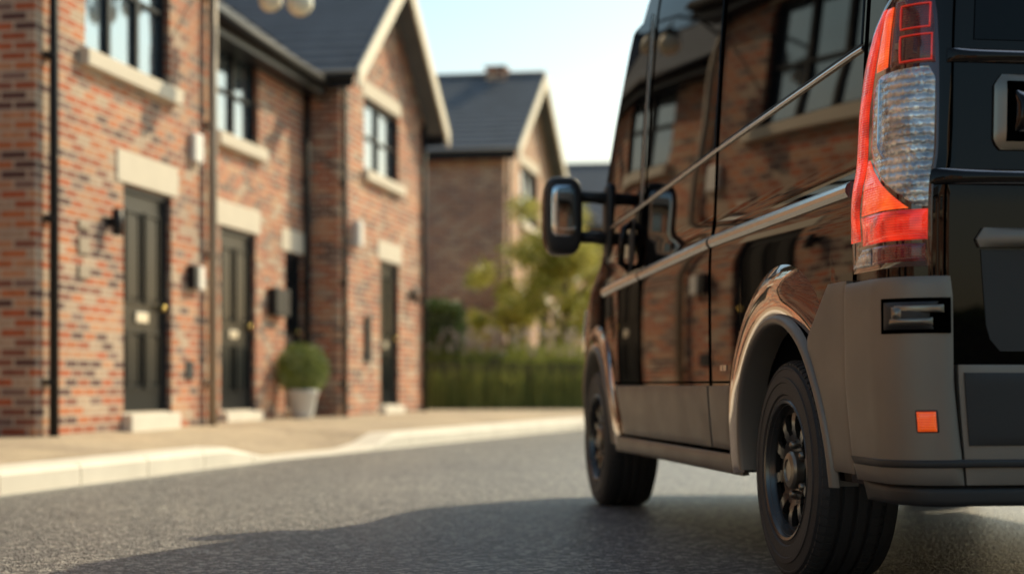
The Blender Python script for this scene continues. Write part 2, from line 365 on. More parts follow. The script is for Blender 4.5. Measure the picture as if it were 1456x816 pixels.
downpipe(h3,.12,4.2,M_pipe_b,y=-.05); downpipe(h3,4.35,4.3,M_pipe_b,y=-.05)
boxes('wall_light_white',[(.58,.78,-.12,-.001,2.15,2.5)],M_white,h3,.03)
boxes('wall_vent',[(1.2,1.4,-.05,-.001,.7,1.3)],M_blackf,h3,.01)
wall_lamp(h3,3.6,1.7)
h4=plain_house(19.1,0,6.0,9.5,5.0,6.85,'front',[(1.8,3.9,3.7,5.0-.12,2,2),(4.0,5.4,1.0,2.2,2,2)],[(1.6,2.6,.1,2.1)],M_brick2)
boxes('chimney_stack',[(2.72,3.12,.5,.9,6.3,7.0),(2.69,3.15,.47,.93,7.0,7.06)],M_brick,h4)
downpipe(h4,.15,4.8,M_pipe_b)
tube('side_downpipe',[(-.08,2.0,0),(-.08,2.0,4.8)],.05,M_pipe_b,h4); tube('side_downpipe',[(-.08,3.2,0),(-.08,3.2,4.8)],.05,M_pipe_b,h4)
plain_house(27.5,.6,7,8,5.3,7.6,'side',[(1,2.4,3.4,4.6,2,2),(4.5,5.9,3.4,4.6,2,2),(1,2.6,.9,2.2,2,2)],[(4.5,5.5,.1,2.1)],M_brick2)
plain_house(36,0,7,8,5.2,7.3,'front',[(1.5,3.4,3.4,4.6,2,2)],[(4.5,5.5,.1,2.1)],M_brick2)
plain_house(-8.2,.2,5.2,6.5,4.7,6.9,'front',[(1.3,3.2,3.1,4.3,2,2)],[(3.5,4.5,.14,2.12)])
plain_house(-14.5,.5,5.6,6.5,4.7,6.9,'side',[(1.3,3.2,3.1,4.3,2,2)],[(3.5,4.5,.14,2.12)])
plain_house(0,0,7,7,4.8,7.0,'front',[(1.3,3.2,3.1,4.3,2,2),(4.3,5.8,3.1,4.3,2,2),(1.3,3.2,.9,2.2,2,2)],[(4.5,5.5,.14,2.12)],loc=Vector((9,-15,.1)),rz=R(180))  # unseen house behind the camera, added to darken the van's rear reflections
plain_house(0,0,7,7,4.8,7.0,'side',[(1.3,3.2,3.1,4.3,2,2),(4.3,5.8,3.1,4.3,2,2),(1.3,3.2,.9,2.2,2,2)],[(4.5,5.5,.14,2.12)],loc=Vector((1.2,-15,.1)),rz=R(180))  # second unseen house, added for the same dark reflections

# ------------------------------------------------------------------ ground, road, kerb, pavement
G=400
mk('ground',[(-G,-G,-.02),(G,-G,-.02),(G,G,-.02),(-G,G,-.02)],[(0,1,2,3)],M_grass)
K=[(-5.0,-30),(-4.6,-6),(-3.95,3),(-2.83,8.94),(-1.92,13.1),(-1.27,15.2),(.9,22.3),(1.35,23.4),(2.1,24.3),(3.4,25.1),(6,25.9),(12,26.5),(60,27)]
Rt=[(60,19.5),(16,19),(11.5,17.5),(9,14.5),(7.6,10),(7.2,0),(7.2,-8),(7.2,-30)]
V=[(x,y,0) for x,y in K+Rt]
mk('road',V,[tuple(range(len(V)))][:1],M_asph)
def resample(P,st):
    out=[];P=[Vector((x,y,0)) for x,y in P]; 
    for i in range(len(P)-1):
        n=max(1,int(round((P[i+1]-P[i]).length/st)))
        for k in range(n): out.append(P[i].lerp(P[i+1],k/n))
    out.append(P[-1]); return out
def smoothP(P,it=6):
    for _ in range(it):
        Q=P[:]
        for i in range(1,len(P)-1): Q[i]=(P[i-1]+P[i]*2+P[i+1])/4
        P=Q
    return P
KP=resample(K,.45); 
def left(P,i):
    d=(P[min(i+1,len(P)-1)]-P[max(i-1,0)]).normalized(); return Vector((-d.y,d.x,0))
def kerbh(p):
    y=p.y
    if p.x>3: return .145
    if 13.0<=y<=15.1: return .02
    if 12.3<y<13.0: return .145-(y-12.3)/.7*.125
    if 15.1<y<15.45: return .02+(y-15.1)/.35*.125
    return .145
def kerb(name,P,hf):
    V=[];F=[]
    for i in range(0,len(P)-1,2):
        j=min(i+2,len(P)-1); mid=(i+j)//2
        ids=[i,mid,j] if mid not in (i,j) else [i,j]
        prof=lambda h:[(0,-.1),(0,h*.75),(.02,h*.95),(.045,h),(.27,h+.004),(.27,-.1)]
        k=len(V); gap=.006
        for q,ix in enumerate(ids):
            p=P[ix]; n=left(P,ix); d=Vector((n.y,-n.x,0)); h=hf(p)
            sh=gap if q==0 else (-gap if q==len(ids)-1 else 0)
            for a,z in prof(h): V.append(p+n*a+d*sh+Vector((0,0,z)))
        for q in range(len(ids)-1):
            for a in range(5):
                F.append((k+q*6+a,k+q*6+a+1,k+(q+1)*6+a+1,k+(q+1)*6+a))
        F.append(tuple(k+a for a in range(6))); F.append(tuple(k+(len(ids)-1)*6+a for a in range(6))[::-1])
    mk(name,V,F,M_kerb)
kerb('kerb',KP,kerbh)
RP=resample(Rt,.45); kerb('kerb',RP,lambda p:.135)
V=[];F=[]
for i,p in enumerate(KP):
    n=left(KP,i); V+=[p-n*.14+Vector((0,0,.004)),p+n*.01+Vector((0,0,.004))]
for i in range(len(KP)-1): F.append((2*i,2*i+2,2*i+3,2*i+1))
mk('gutter_channel',V,F,M_chan)
def pave(name,P,hf,far,zfar):
    V=[];F=[]; T=[(.268,0),(.5,.15),(.9,.5),(1.25,.9),(1.6,1),(far,1)]
    for i,p in enumerate(P):
        n=left(P,i); h=hf(p)
        for t,k in T: V.append(p+n*t+Vector((0,0,(h-.002)*(1-k)+zfar*k)))
    c=len(T)
    for i in range(len(P)-1):
        for j in range(c-1): F.append((i*c+j,i*c+j+1,(i+1)*c+j+1,(i+1)*c+j))
    mk(name,V,F,M_paving)
pave('pavement',smoothP(KP,3),kerbh,9,.22); pave('pavement',RP,lambda p:.135,2.4,.17)

# ------------------------------------------------------------------ vegetation
def leafgeo(V,F,c,n,size,dist,up=.3):
    for _ in range(n):
        p=c+dist(); s=size*random.uniform(.6,1.3)
        a=Vector((random.gauss(0,1),random.gauss(0,1),random.gauss(0,1))).normalized(); b=a.orthogonal().normalized()
        k=len(V); V+= [p-a*s,p+b*s*.45,p+a*s,p-b*s*.45]; F.append((k,k+1,k+2,k+3))
def ball(rx,ry,rz,shell=.5):
    def f():
        v=Vector((random.gauss(0,1),random.gauss(0,1),random.gauss(0,1))).normalized()*random.uniform(shell,1)
        return Vector((v.x*rx,v.y*ry,v.z*rz))
    return f
def tree(name,loc,h,cr,lm,n=7000,seed=1,th=None,leaf=.05):
    random.seed(seed); e=empty(name,loc); th=th or h*.35
    tube('trunk',[(0,0,-.1),(.03,0,th*.5),(.0,.04,th),(.05,.0,h*.75)],[.09,.07,.06,.02],M_bark,e)
    V=[];F=[]
    for i in range(9):
        a=i*2.4+random.uniform(-.4,.4); z0=th*.8+i/9*(h-th)*.5; L=cr*random.uniform(.55,.95)
        tip=Vector((math.cos(a)*L,math.sin(a)*L,z0+random.uniform(.3,.8)*cr))
        tube('limb',[(0.02,.02,z0),(tip.x*.5,tip.y*.5,z0+(tip.z-z0)*.6),tuple(tip)],[.035,.02,.008],M_bark,e,6)
    cz=(h+th)/2; rz=(h-th)/2
    for _ in range(26):
        v=ball(cr,cr,rz,.2)(); v=v*.82; cs=random.uniform(.22,.42)*cr
        leafgeo(V,F,Vector((v.x,v.y,v.z+cz)),n//26,leaf,ball(cs,cs,cs*.8,.1))
    mk('leaves',V,F,lm,e); return e
tree('young_tree',(.95,29.0,.2),4.7,1.2,M_leafY,9000,3,th=.6,leaf=.06)
tree('young_tree',(-.05,29.6,.2),3.4,.85,M_leafY,5000,5,th=.5,leaf=.055)
tree('young_tree',(1.75,30.5,.2),3.9,1.1,M_leafY,6000,8,th=.6,leaf=.06)
def leafbox(name,x0,x1,y0,y1,z0,z1,lm,n,size,core=True):
    e=empty(name)
    V=[];F=[]
    def d():
        f=random.random(); x=random.uniform(x0,x1);y=random.uniform(y0,y1);z=random.uniform(z0,z1)
        q=random.choice('xytt')
        if q=='x': x=random.choice((x0,x1))+random.gauss(0,.04)
        elif q=='y': y=random.choice((y0,y1))+random.gauss(0,.04)
        else: z=z1+random.gauss(0,.05)+.05*math.sin(x*3)
        return Vector((x,y,z))
    leafgeo(V,F,Vector((0,0,0)),n,size,d); mk('leaves',V,F,lm,e)
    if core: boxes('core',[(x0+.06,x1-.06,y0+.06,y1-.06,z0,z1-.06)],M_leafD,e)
    return e
leafbox('clipped_hedge',-1.65,-.85,27.0,27.8,.2,1.9,M_leafG,5000,.05)
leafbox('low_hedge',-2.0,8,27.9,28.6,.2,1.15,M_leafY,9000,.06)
e=empty('flower_border'); V=[];F=[]
for _ in range(5200):
    x=random.uniform(-2.1,7); fr=random.random()<.42
    y=26.2+.15*(x+2.2)+(random.uniform(-.32,-.04) if fr else random.uniform(.2,.8)); h=random.uniform(.3,.88) if fr else random.uniform(.8,1.25); w=.016; dx=random.gauss(0,.06)
    k=len(V); V+=[Vector((x-w,y,.18)),Vector((x+w,y,.18)),Vector((x+dx,y+random.gauss(0,.05),.2+h))]; F.append((k,k+1,k+2))
mk('stems',V,F,M_stemg,e)
V=[];F=[]
for _ in range(520):
    x=random.uniform(-1.8,7); c=Vector((x,26.5+.15*(x+2.2)+random.uniform(.0,.5),random.uniform(1.1,1.55))); leafgeo(V,F,c,8,.035,ball(.035,.035,.08,0))
mk('blossoms',V,F,M_flower,e)
f=empty('timber_fence',(-2.2,26.2,.2),math.atan(.15))
B=[];x=0
while x<9.5:
    B.append((x,x+.11,-.012,.012,-.05,.78+.01*math.sin(x*7))); x+=.125
boxes('slats',B,M_fence,f); boxes('rails',[(0,9.5,.013,.06,.15,.23),(0,9.5,.013,.06,.62,.70)],M_fence,f)
boxes('posts',[(p,p+.1,.061,.16,-.05,.86) for p in (0,1.9,3.8,5.7,7.6,9.3)],M_fence,f)
t=empty('potted_topiary',(-2.48,19.1,.22))
tube('pot',[(0,0,0),(0,0,.03),(0,0,.28),(0,0,.30),(0,0,.34),(0,0,.345),(0,0,.30)],[.13,.135,.185,.20,.20,.17,.165],M_pot,t,24)
V=[];F=[]; leafgeo(V,F,Vector((0,0,.58)),5000,.022,ball(.27,.27,.26,.8)); leafgeo(V,F,Vector((0,0,.58)),1600,.024,ball(.33,.32,.32,.86)); mk('foliage',V,F,leaf_mat('box_leaf',(.09,.15,.03),(.34,.38,.09)),t)
tube('stem',[(0,0,.3),(0,0,.5)],.02,M_bark,t)
leafbox('garden_hedge',9.6,10.6,-12,12,.1,1.5,M_leafG,12000,.1)
tree('reflection_tree',(13,-9,.1),6,2.3,M_leafG,5000,21,leaf=.12)  # unseen tree behind the camera, added to show in the van's rear reflections
tree('reflection_tree',(6,-24,.1),8,3,M_leafG,5000,22,leaf=.14)  # another unseen tree added for the rear reflections

# ------------------------------------------------------------------ VAN
van=empty('panel_van',(1.846,5.254,0),math.atan2(.991,-.134))
def interp(T,x):
    if x<=T[0][0]: return T[0][1]
    for i in range(len(T)-1):
        if x<=T[i+1][0]:
            a,b=T[i],T[i+1]; return a[1]+(b[1]-a[1])*(x-a[0])/(b[0]-a[0])
    return T[-1][1]
def sm(T,x,d): return (interp(T,x-d)+interp(T,x+d)+2*interp(T,x)+interp(T,x-d/2)+interp(T,x+d/2))/6
ZT=2.68
WT=[(.2,.955),(.34,.975),(.5,.99),(.63,1.0),(.9,1.003),(1.08,1.002),(1.14,.998),(1.2,.984),(1.5,.972),(1.9,.948),(2.25,.92),(2.45,.89),(2.56,.85),(2.64,.77),(2.68,.66)]
FT=[(.2,4.05),(.4,4.15),(.88,4.15),(1.0,4.05),(1.12,3.88),(1.24,3.62),(2.36,2.84),(2.55,2.6),(2.68,2.3)]
def wz(z): return sm(WT,z,.03) if z<2.4 else interp(WT,z)
def xr(z): return -1.02+max(0,z-1.1)*.05+ (max(0,z-2.42)/.26)**2*.22
rr=.13; arc=math.pi/2*rr; hf=arc/2
def taper(x): return .05*max(0,(x-2.4)/1.4)**2
def S(a,z):
    w=wz(z); x0=xr(z)
    if a<-hf: return Vector((x0,w-rr+(a+hf),z))
    if a<=hf:
        p=(a+hf)/arc*math.pi/2; return Vector((x0+rr-rr*math.cos(p),w-rr+rr*math.sin(p),z))
    x=x0+rr+(a-hf); return Vector((x,w-taper(x),z))
def SX(x,z): return S(x-(xr(z)+rr)+hf,z)
def nout(a,z):
    n=(S(a+.004,z)-S(a-.004,z)).cross(S(a,z+.004)-S(a,z-.004)).normalized()
    c=Vector((1.5,0,z)); 
    return n if n.dot(S(a,z)-c)>0 else -n
def mirror(V,F):
    k=len(V); V2=[Vector((v[0],-v[1],v[2])) for v in V]; F2=[tuple(k+i for i in reversed(f)) for f in F]
    return list(V)+V2,list(F)+F2
def patch(name,rows,m,off=.004,dome=0.0,mode='x',nr=None,nc=24,par=None,edge=.006,mir=True,pw=8):
    nr=nr or max(8,len(rows)*3)
    z0,z1=rows[0][0],rows[-1][0]
    TL=[(r[0],r[1]) for r in rows]; TR=[(r[0],r[2]) for r in rows]
    V=[];F=[]
    vs=[i/nr for i in range(nr+1)]; us=[j/nc for j in range(nc+1)]
    vs=[.5-.5*math.cos(math.pi*v) for v in vs]; us=[.5-.5*math.cos(math.pi*u) for u in us]
    def P(u,v,o):
        z=z0+(z1-z0)*v; L=interp(TL,z);Rr=interp(TR,z); a=L+(Rr-L)*u
        if mode=='x': a=a-(xr(z)+rr)+hf
        return S(a,z)+nout(a,z)*o
    nU=len(us);nV=len(vs)
    for i,v in enumerate(vs):
        for j,u in enumerate(us):
            d=dome*(1-abs(2*u-1)**pw)*(1-abs(2*v-1)**pw)
            V.append(P(u,v,off+d))
    grid(V,F,nV,nU,0)
    ring=[(0,j) for j in range(nU)]+[(i,nU-1) for i in range(1,nV)]+[(nV-1,j) for j in range(nU-2,-1,-1)]+[(i,0) for i in range(nV-2,0,-1)]
    k=len(V)
    for (i,j) in ring: V.append(P(us[j],vs[i],-edge))
    n=len(ring)
    for q in range(n):
        a=ring[q];b=ring[(q+1)%n]
        F.append((a[0]*nU+a[1],b[0]*nU+b[1],k+(q+1)%n,k+q))
    if mir: V,F=mirror(V,F)
    o=mk(name,V,F,m,par or van,smooth=True)
    md=o.modifiers.new('es','EDGE_SPLIT'); md.split_angle=R(40)
    return o
RA,FA=(0,.345,.475),(3.22,.345,.455)
def zbot(x):
    z=.34
    for xc,zc,r in (RA,FA):
        if abs(x-xc)<r:
            z=max(z,zc+math.sqrt(r*r-(x-xc)**2))
    return z
def archx(xc,r):
    return [xc-r*math.cos(math.pi*i/28) for i in range(29)]
xs=[-1.02+rr+ (i)*( -.5+1.02-rr)/8 for i in range(8)]+[-.4751]+archx(0,.475)+[.4751]+[.5+i*.08 for i in range(13)]
xd=[1.56+i*.1 for i in range(12)]+[3.22-.4551]+archx(3.22,.455)
xd=sorted(xd); XS_END=3.7
zr=[0,.12,.25,.4,.55,.7,.85,1]; ztop=[1.0+i*.025 for i in range(1,13)]+[1.3+i*.06 for i in range(1,18)]+[2.38,2.42,2.46,2.50,2.54,2.57,2.60,2.62,2.64,2.66,2.68]
def cols():
    C=[]
    for t in range(7): C.append(('r',t/6*.999))
    for t in range(0,9): C.append(('c',t/8))
    for x in xs[1:]: C.append(('x',x))
    for x in xd: C.append(('d',(x-1.5)/(XS_END-1.5)))
    for t in range(0,17): C.append(('f',t/16))
    return C
CC=cols()
def colP(c,z):
    k,t=c; w=wz(z); x0=xr(z); xf=interp(FT,z); rf=.45; xs_=xf-rf
    if k=='r': return Vector((x0,(w-rr)*t,z))
    if k=='c':
        p=t*math.pi/2; return Vector((x0+rr-rr*math.cos(p),w-rr+rr*math.sin(p),z))
    if k=='x':
        x=t if t>-.45 else t+(x0+1.02)*(-.45-t)/.5
        return Vector((x,w-taper(x),z))
    if k=='d':
        x=1.5+t*(xs_-1.5); return Vector((x,w-taper(x),z))
    p=t*math.pi/2; w2=w-taper(xs_); e=.62
    return Vector((xs_+rf*math.sin(p)**1.0,w2*math.cos(p)**e if p<1.57 else 0,z))
V=[];F=[]
ncol=len(CC)
for c in CC:
    zb=zbot(colP(c,.6).x) if c[0] in 'xd' else (.34 if c[0]!='f' else .28)
    Z=[zb+(1.0-zb)*t for t in zr]+ztop
    for z in Z: V.append(colP(c,z))
    for q in (.75,.5,.25,0):
        p=colP(c,ZT); V.append(Vector((p.x,p.y*q,ZT+.03*(1-q*q))))
nrow=len(zr)+len(ztop)+4
grid(V,F,ncol,nrow,0)
V,F=mirror(V,F)
body=mk('body_shell',V,F,M_paint,van,smooth=True)
md=body.modifiers.new('w','WELD'); md.merge_threshold=.0005
boxes('underbody',[(-.95,-.55,-.93,.93,.36,.42),(-.55,.55,-.55,.55,.36,.42),(.55,2.7,-.93,.93,.34,.42),(2.7,3.7,-.6,.6,.34,.42),(3.7,4.0,-.8,.8,.3,.42)],M_under,van)
tube('rear_axle',[(0,-.75,.33),(0,.75,.33)],.05,M_under,van); tube('exhaust',[(2,.3,.3),(.6,.3,.3),(.3,.35,.32),(-.9,.4,.33)],.035,M_under,van)
def well(xc,zc,r):
    V=[];F=[];n=30
    for i in range(n+1):
        a=math.pi*i/n-.0
        for y in (.955,.60): V.append(Vector((xc-math.cos(a)*(r-.002),y,zc+math.sin(a)*(r-.002))))
    for i in range(n): F.append((2*i,2*i+1,2*i+3,2*i+2))
    k=len(V); V+= [Vector((xc-math.cos(math.pi*i/n)*r,.6,zc+math.sin(math.pi*i/n)*r)) for i in range(n+1)]; F.append(tuple(range(k,k+n+1)))
    V,F=mirror(V,F); mk('wheel_arch_liner',V,F,M_under,van)
well(*RA); well(*FA)
def flare(name,xc,zc,prof,m,a0=-12,a1=192,n=56,fade=0):
    V=[];F=[];c=len(prof)
    for i in range(n+1):
        a=R(a0+(a1-a0)*i/n); k=1
        if fade: k=min(1,(i/n)/fade); k=k*k*(3-2*k)
        for r,o in prof:
            x=xc-math.cos(a)*r; z=zc+math.sin(a)*r
            p=SX(x,max(z,.25)); V.append(Vector((x,p.y+(o*k if o>0 else o)-(1-k)*.002,z)))
    for i in range(n):
        for j in range(c-1): F.append((i*c+j,(i+1)*c+j,(i+1)*c+j+1,i*c+j+1))
    V,F=mirror(V,F); mk(name,V,F,m,van,smooth=True)
flare('rear_arch_flare',0,.345,[(.47,-.07),(.472,.004),(.478,.014),(.495,.020),(.53,.027),(.57,.030),(.60,.027),(.63,.012),(.645,.002),(.655,-.004)],M_paint,a0=40,a1=184,fade=.4)
flare('rear_arch_edge',0,.345,[(.455,-.06),(.457,.020),(.462,.032),(.470,.035),(.480,.034),(.487,.026),(.491,.010)],M_clad,a0=-3,a1=183)
flare('front_arch_flare',3.22,.345,[(.45,-.07),(.452,.004),(.458,.014),(.475,.020),(.51,.024),(.54,.020),(.565,.008),(.575,-.004)],M_paint,a0=-2,a1=182)
flare('front_arch_edge',3.22,.345,[(.437,-.06),(.439,.016),(.444,.028),(.452,.031),(.462,.029),(.468,.018)],M_clad,a0=-2,a1=182)
patch('door_cladding',[(.385,.915,2.52),(.61,.915,2.62)],M_clad,off=.010,dome=.006,pw=14,nc=30)
patch('door_cladding_rear',[(.385,.63,.885),(.44,.64,.885),(.61,.60,.885)],M_clad,off=.010,dome=.006,pw=14)
patch('sill',[(.30,.50,2.74),(.37,.50,2.74)],M_clad,off=.016,dome=.010,pw=4,nc=30)
patch('sill_step_line',[(.372,.52,2.72),(.380,.52,2.72)],M_seam,off=.006,nc=30)
rows=[]
for i in range(19):
    z=.37+(.90-.37)*i/18; dz=z-.345; x=-math.sqrt(max(0,.491**2-dz*dz)); 
    if z>.74: x=min(x,-.30-(z-.74)*1.3)
    rows.append((z,-.662,min(x,-.12)))
patch('quarter_cladding',rows,M_clad,off=.020,dome=.006,pw=14,nr=60,nc=40)
bl=-.672+1.02-rr+hf
sR=lambda s: -(s-rr)-hf
patch('bumper_corner',[(.36,sR(.13),bl-.03),(.42,sR(.13),bl-.01),(.6,sR(.125),bl),(.84,sR(.125),bl),(.89,sR(.12),bl)],M_clad,off=.028,dome=.010,mode='a',nr=30,nc=50,pw=16,edge=.01)
patch('bumper_skirt',[(.305,sR(.98),bl-.05),(.355,sR(.98),bl-.03)],M_clad_d,off=.012,dome=.01,mode='a',nc=60,pw=6)
patch('bumper_centre',[(.36,sR(.99),sR(.136)),(.665,sR(.99),sR(.136))],M_clad,off=.030,dome=.004,mode='a',nc=30,pw=16)
patch('bumper_inset',[(.46,sR(.97),sR(.15)),(.645,sR(.97),sR(.15))],M_clad_d,off=.037,dome=.003,mode='a',nc=30,pw=16)
patch('bumper_step',[(.405,sR(.99),bl-.05),(.425,sR(.99),bl-.03)],M_clad_d,off=.041,dome=.004,mode='a',nc=60,pw=4)
patch('bumper_recess',[(.745,sR(.118),.055),(.835,sR(.118),.055)],M_seam,off=.0405,mode='a')
patch('bumper_bracket',[(.755,sR(.085),.045),(.79,sR(.075),.045),(.825,sR(.095),.045)],M_clad_d,off=.044,dome=.012,mode='a',pw=4)
patch('bumper_bracket_arm',[(.765,-.055,.030),(.785,-.055,.030)],M_hub,off=.050,dome=.012,mode='a',pw=4)
patch('bumper_bracket_arm',[(.797,-.075,.022),(.817,-.075,.022)],M_hub,off=.050,dome=.006,mode='a',pw=6)
patch('bumper_bracket_bolt',[(.778,.0,.022),(.812,.0,.022)],M_hub,off=.054,dome=.01,mode='a',pw=2)
patch('reflector',[(.493,sR(.088),sR(.042)),(.553,sR(.088),sR(.042))],M_clad_d,off=.036,dome=.008,mode='a')
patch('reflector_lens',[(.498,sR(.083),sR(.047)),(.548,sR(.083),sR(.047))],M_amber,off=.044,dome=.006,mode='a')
HL=[(.917,-.052,.318),(1.0,-.055,.328),(1.35,-.055,.322),(1.48,-.052,.29),(1.57,-.045,.225),(1.62,-.035,.15),(1.645,-.01,.09)]
patch('tail_lamp_housing',HL,M_house,off=.004,dome=.008,mode='a',nr=40,nc=40,pw=10)
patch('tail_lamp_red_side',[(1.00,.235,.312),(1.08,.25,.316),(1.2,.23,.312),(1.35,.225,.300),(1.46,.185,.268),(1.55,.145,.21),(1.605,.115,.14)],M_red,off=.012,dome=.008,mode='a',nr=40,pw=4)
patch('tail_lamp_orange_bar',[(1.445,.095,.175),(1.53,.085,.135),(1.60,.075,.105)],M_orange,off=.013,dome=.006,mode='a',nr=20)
patch('tail_lamp_clear',[(1.07,-.045,-.02),(1.13,-.045,.07),(1.19,-.045,.17),(1.24,-.045,.205),(1.40,-.045,.195),(1.43,-.03,.15)],M_clear,off=.012,dome=.008,mode='a',nr=40,nc=40)
patch('tail_lamp_clear_inner',[(1.19,-.03,.05),(1.24,-.03,.11),(1.40,-.03,.12)],M_clear,off=.020,dome=.012,mode='a',nr=40,nc=30,pw=2)
patch('tail_lamp_bezel',[(1.20,.085,.092),(1.24,.128,.136),(1.42,.128,.136)],M_chrome,off=.021,dome=.004,mode='a',nr=30)
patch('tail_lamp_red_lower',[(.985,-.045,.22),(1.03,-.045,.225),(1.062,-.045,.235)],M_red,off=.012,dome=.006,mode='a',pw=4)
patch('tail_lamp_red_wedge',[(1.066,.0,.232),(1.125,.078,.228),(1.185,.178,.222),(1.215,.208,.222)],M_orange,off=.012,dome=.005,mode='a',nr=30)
patch('tail_lamp_red_top',[(1.44,-.045,.085),(1.55,-.04,.075),(1.61,-.025,.065)],M_dred,off=.012,dome=.004,mode='a')
patch('tail_lamp_bottom',[(.93,-.04,.15),(.975,-.04,.15)],M_dred,off=.012,dome=.003,mode='a')
patch('tail_lamp_bottom_side',[(.93,.16,.30),(.975,.16,.225)],M_clear,off=.012,dome=.003,mode='a')
def lring(name,z0,z1,a0,a1,t,m):
    patch(name,[(z0,a0,a1),(z0+t,a0,a1)],m,off=.017,dome=.003,mode='a'); patch(name,[(z1-t,a0,a1),(z1,a0,a1)],m,off=.017,dome=.003,mode='a')
    patch(name,[(z0+t,a0,a0+t),(z1-t,a0,a0+t)],m,off=.0168,dome=.003,mode='a'); patch(name,[(z0+t,a1-t,a1),(z1-t,a1-t,a1)],m,off=.0168,dome=.003,mode='a')
lring('tail_lamp_led_ring',1.445,1.515,-.038,.045,.004,M_ring); lring('tail_lamp_led_ring',1.53,1.595,-.032,.045,.004,M_ring)
def belt(x): return interp([(-.6,1.535),(.89,1.475),(2.1,1.415),(3.2,1.37)],x)
def cwin(name,x0,x1,zt,m,off=.004,slant=None,zb=.02):
    V=[];F=[]
    xs_=[x0,x0+.004]+[x0+.004+(x1-x0-.008)*i/18 for i in range(1,18)]+[x1-.004,x1]
    for x in xs_:
        zt2=zt if not slant else min(zt,slant(x)); zb2=belt(x)+zb
        zs=[zb2,zb2+.004]+[zb2+.004+(zt2-zb2-.008)*j/14 for j in range(1,14)]+[zt2-.004,zt2]
        for j,z in enumerate(zs):
            e=-.003 if (x in (x0,x1) or j in (0,len(zs)-1)) else off
            a=x-(xr(z)+rr)+hf; V.append(S(a,z)+nout(a,z)*e)
    grid(V,F,len(xs_),17,0); V,F=mirror(V,F); o=mk(name,V,F,m,van,smooth=True)
    md=o.modifiers.new('es','EDGE_SPLIT'); md.split_angle=R(25)
cwin('side_glass_rear',-.64,.855,2.36,M_vglass)
cwin('side_glass_sliding_door',.925,2.06,2.36,M_vglass)
cwin('front_door_glass',2.24,3.14,2.3,M_vglass,slant=lambda x: 1.42+(3.3-x)*1.32)
def linestrip(name,x0,x1,f,h,off,dome,m,n=50):
    V=[];F=[];pr=[(0,-.004),(0.02,off),(.25,off+dome*.8),(.5,off+dome),(.75,off+dome*.8),(.98,off),(1,-.004)]
    for i in range(n+1):
        x=x0+(x1-x0)*i/n
        for t,o in pr:
            z=f(x)+h*t; a=x-(xr(z)+rr)+hf; V.append(S(a,z)+nout(a,z)*o)
    grid(V,F,n+1,len(pr),0)
    F.append(tuple(range(len(pr)))); F.append(tuple(n*len(pr)+i for i in range(len(pr))))
    V,F=mirror(V,F); mk(name,V,F,m,van,smooth=False)
linestrip('window_line_trim',-.66,3.15,lambda x:belt(x),.014,.006,.004,M_satin)
mid=lambda x: interp([(-.6,1.135),(.89,1.12),(3.1,1.05)],x)
linestrip('side_moulding',-.62,.875,mid,.045,.006,.012,M_satin); linestrip('side_moulding',.905,2.10,mid,.045,.006,.012,M_satin); linestrip('side_moulding',2.13,3.0,mid,.045,.006,.012,M_satin)  # moulding whose bright satin colour also carries the sky highlight on the crease
def vgap(x,z0,z1,t=.008): patch('panel_gap',[(z0,x-t/2,x+t/2),(z1,x-t/2,x+t/2)],M_seam,off=.0046,nr=40,nc=3,edge=.002)
vgap(.89,.38,2.42); vgap(2.115,.38,2.42); vgap(-.675,.90,2.4,.007)
patch('window_edge_highlight',[(1.43,2.195,2.205),(2.28,2.195,2.205)],M_satin,off=.005,nr=40,nc=3,edge=.002)  # bright satin strip painted in as the thin highlight along the window edge
patch('panel_gap',[(.62,.60,2.70),(.628,.60,2.70)],M_seam,off=.0014,nc=40)
patch('panel_gap',[(2.40,-.67,2.2),(2.408,-.67,2.2)],M_seam,off=.0012,nc=40)
def handle(x,z0,z1):
    patch('handle_recess',[(z0-.02,x-.05,x+.05),(z1+.02,x-.05,x+.05)],M_clad_d,off=.004,dome=.004,pw=4)
    for sgn in (1,-1):
        tube('handle',[(x,sgn*(SX(x,z0).y),z0),(x,sgn*(SX(x,z0).y+.04),z0+.025),(x,sgn*(SX(x,(z0+z1)/2).y+.05),(z0+z1)/2),(x,sgn*(SX(x,z1).y+.04),z1-.025),(x,sgn*SX(x,z1).y,z1)],.017,M_paint,van)
handle(2.38,1.15,1.36); 
patch('badge',[(.665,.66,.70),(.685,.66,.70)],M_satin,off=.003)
patch('badge',[(.665,.71,.74),(.685,.71,.74)],M_satin,off=.003)
patch('rear_glass',[(1.50,sR(.85),sR(.17)),(2.2,sR(.85),sR(.17))],M_vglass,off=.004,mode='a',nc=20,nr=20)
patch('rear_trim_band',[(1.125,sR(.98),sR(.06)),(1.165,sR(.98),sR(.06))],M_paint,off=.006,dome=.014,mode='a',pw=4)
patch('rear_trim_band',[(1.44,sR(.98),sR(.10)),(1.475,sR(.98),sR(.10))],M_paint,off=.004,dome=.016,mode='a',pw=4)
patch('rear_latch_bezel',[(1.215,sR(.45),sR(.245)),(1.235,sR(.47),sR(.225)),(1.385,sR(.47),sR(.225)),(1.41,sR(.45),sR(.245))],M_hub,off=.008,dome=.014,mode='a',pw=6)
patch('rear_latch_recess',[(1.235,sR(.44),sR(.255)),(1.39,sR(.44),sR(.255))],M_seam,off=.023,mode='a')
patch('rear_latch_handle',[(1.26,sR(.33),sR(.275)),(1.365,sR(.33),sR(.275))],M_paint,off=.026,dome=.02,mode='a',pw=4)
patch('plate_garnish',[(.965,sR(.98),sR(.205)),(.985,sR(.98),sR(.195)),(1.015,sR(.98),sR(.215))],M_clad,off=.01,dome=.03,mode='a',pw=4)
patch('plate_recess',[(.70,sR(.95),sR(.26)),(.74,sR(.95),sR(.225)),(.96,sR(.95),sR(.21))],M_clad_d,off=.003,mode='a',nc=20)
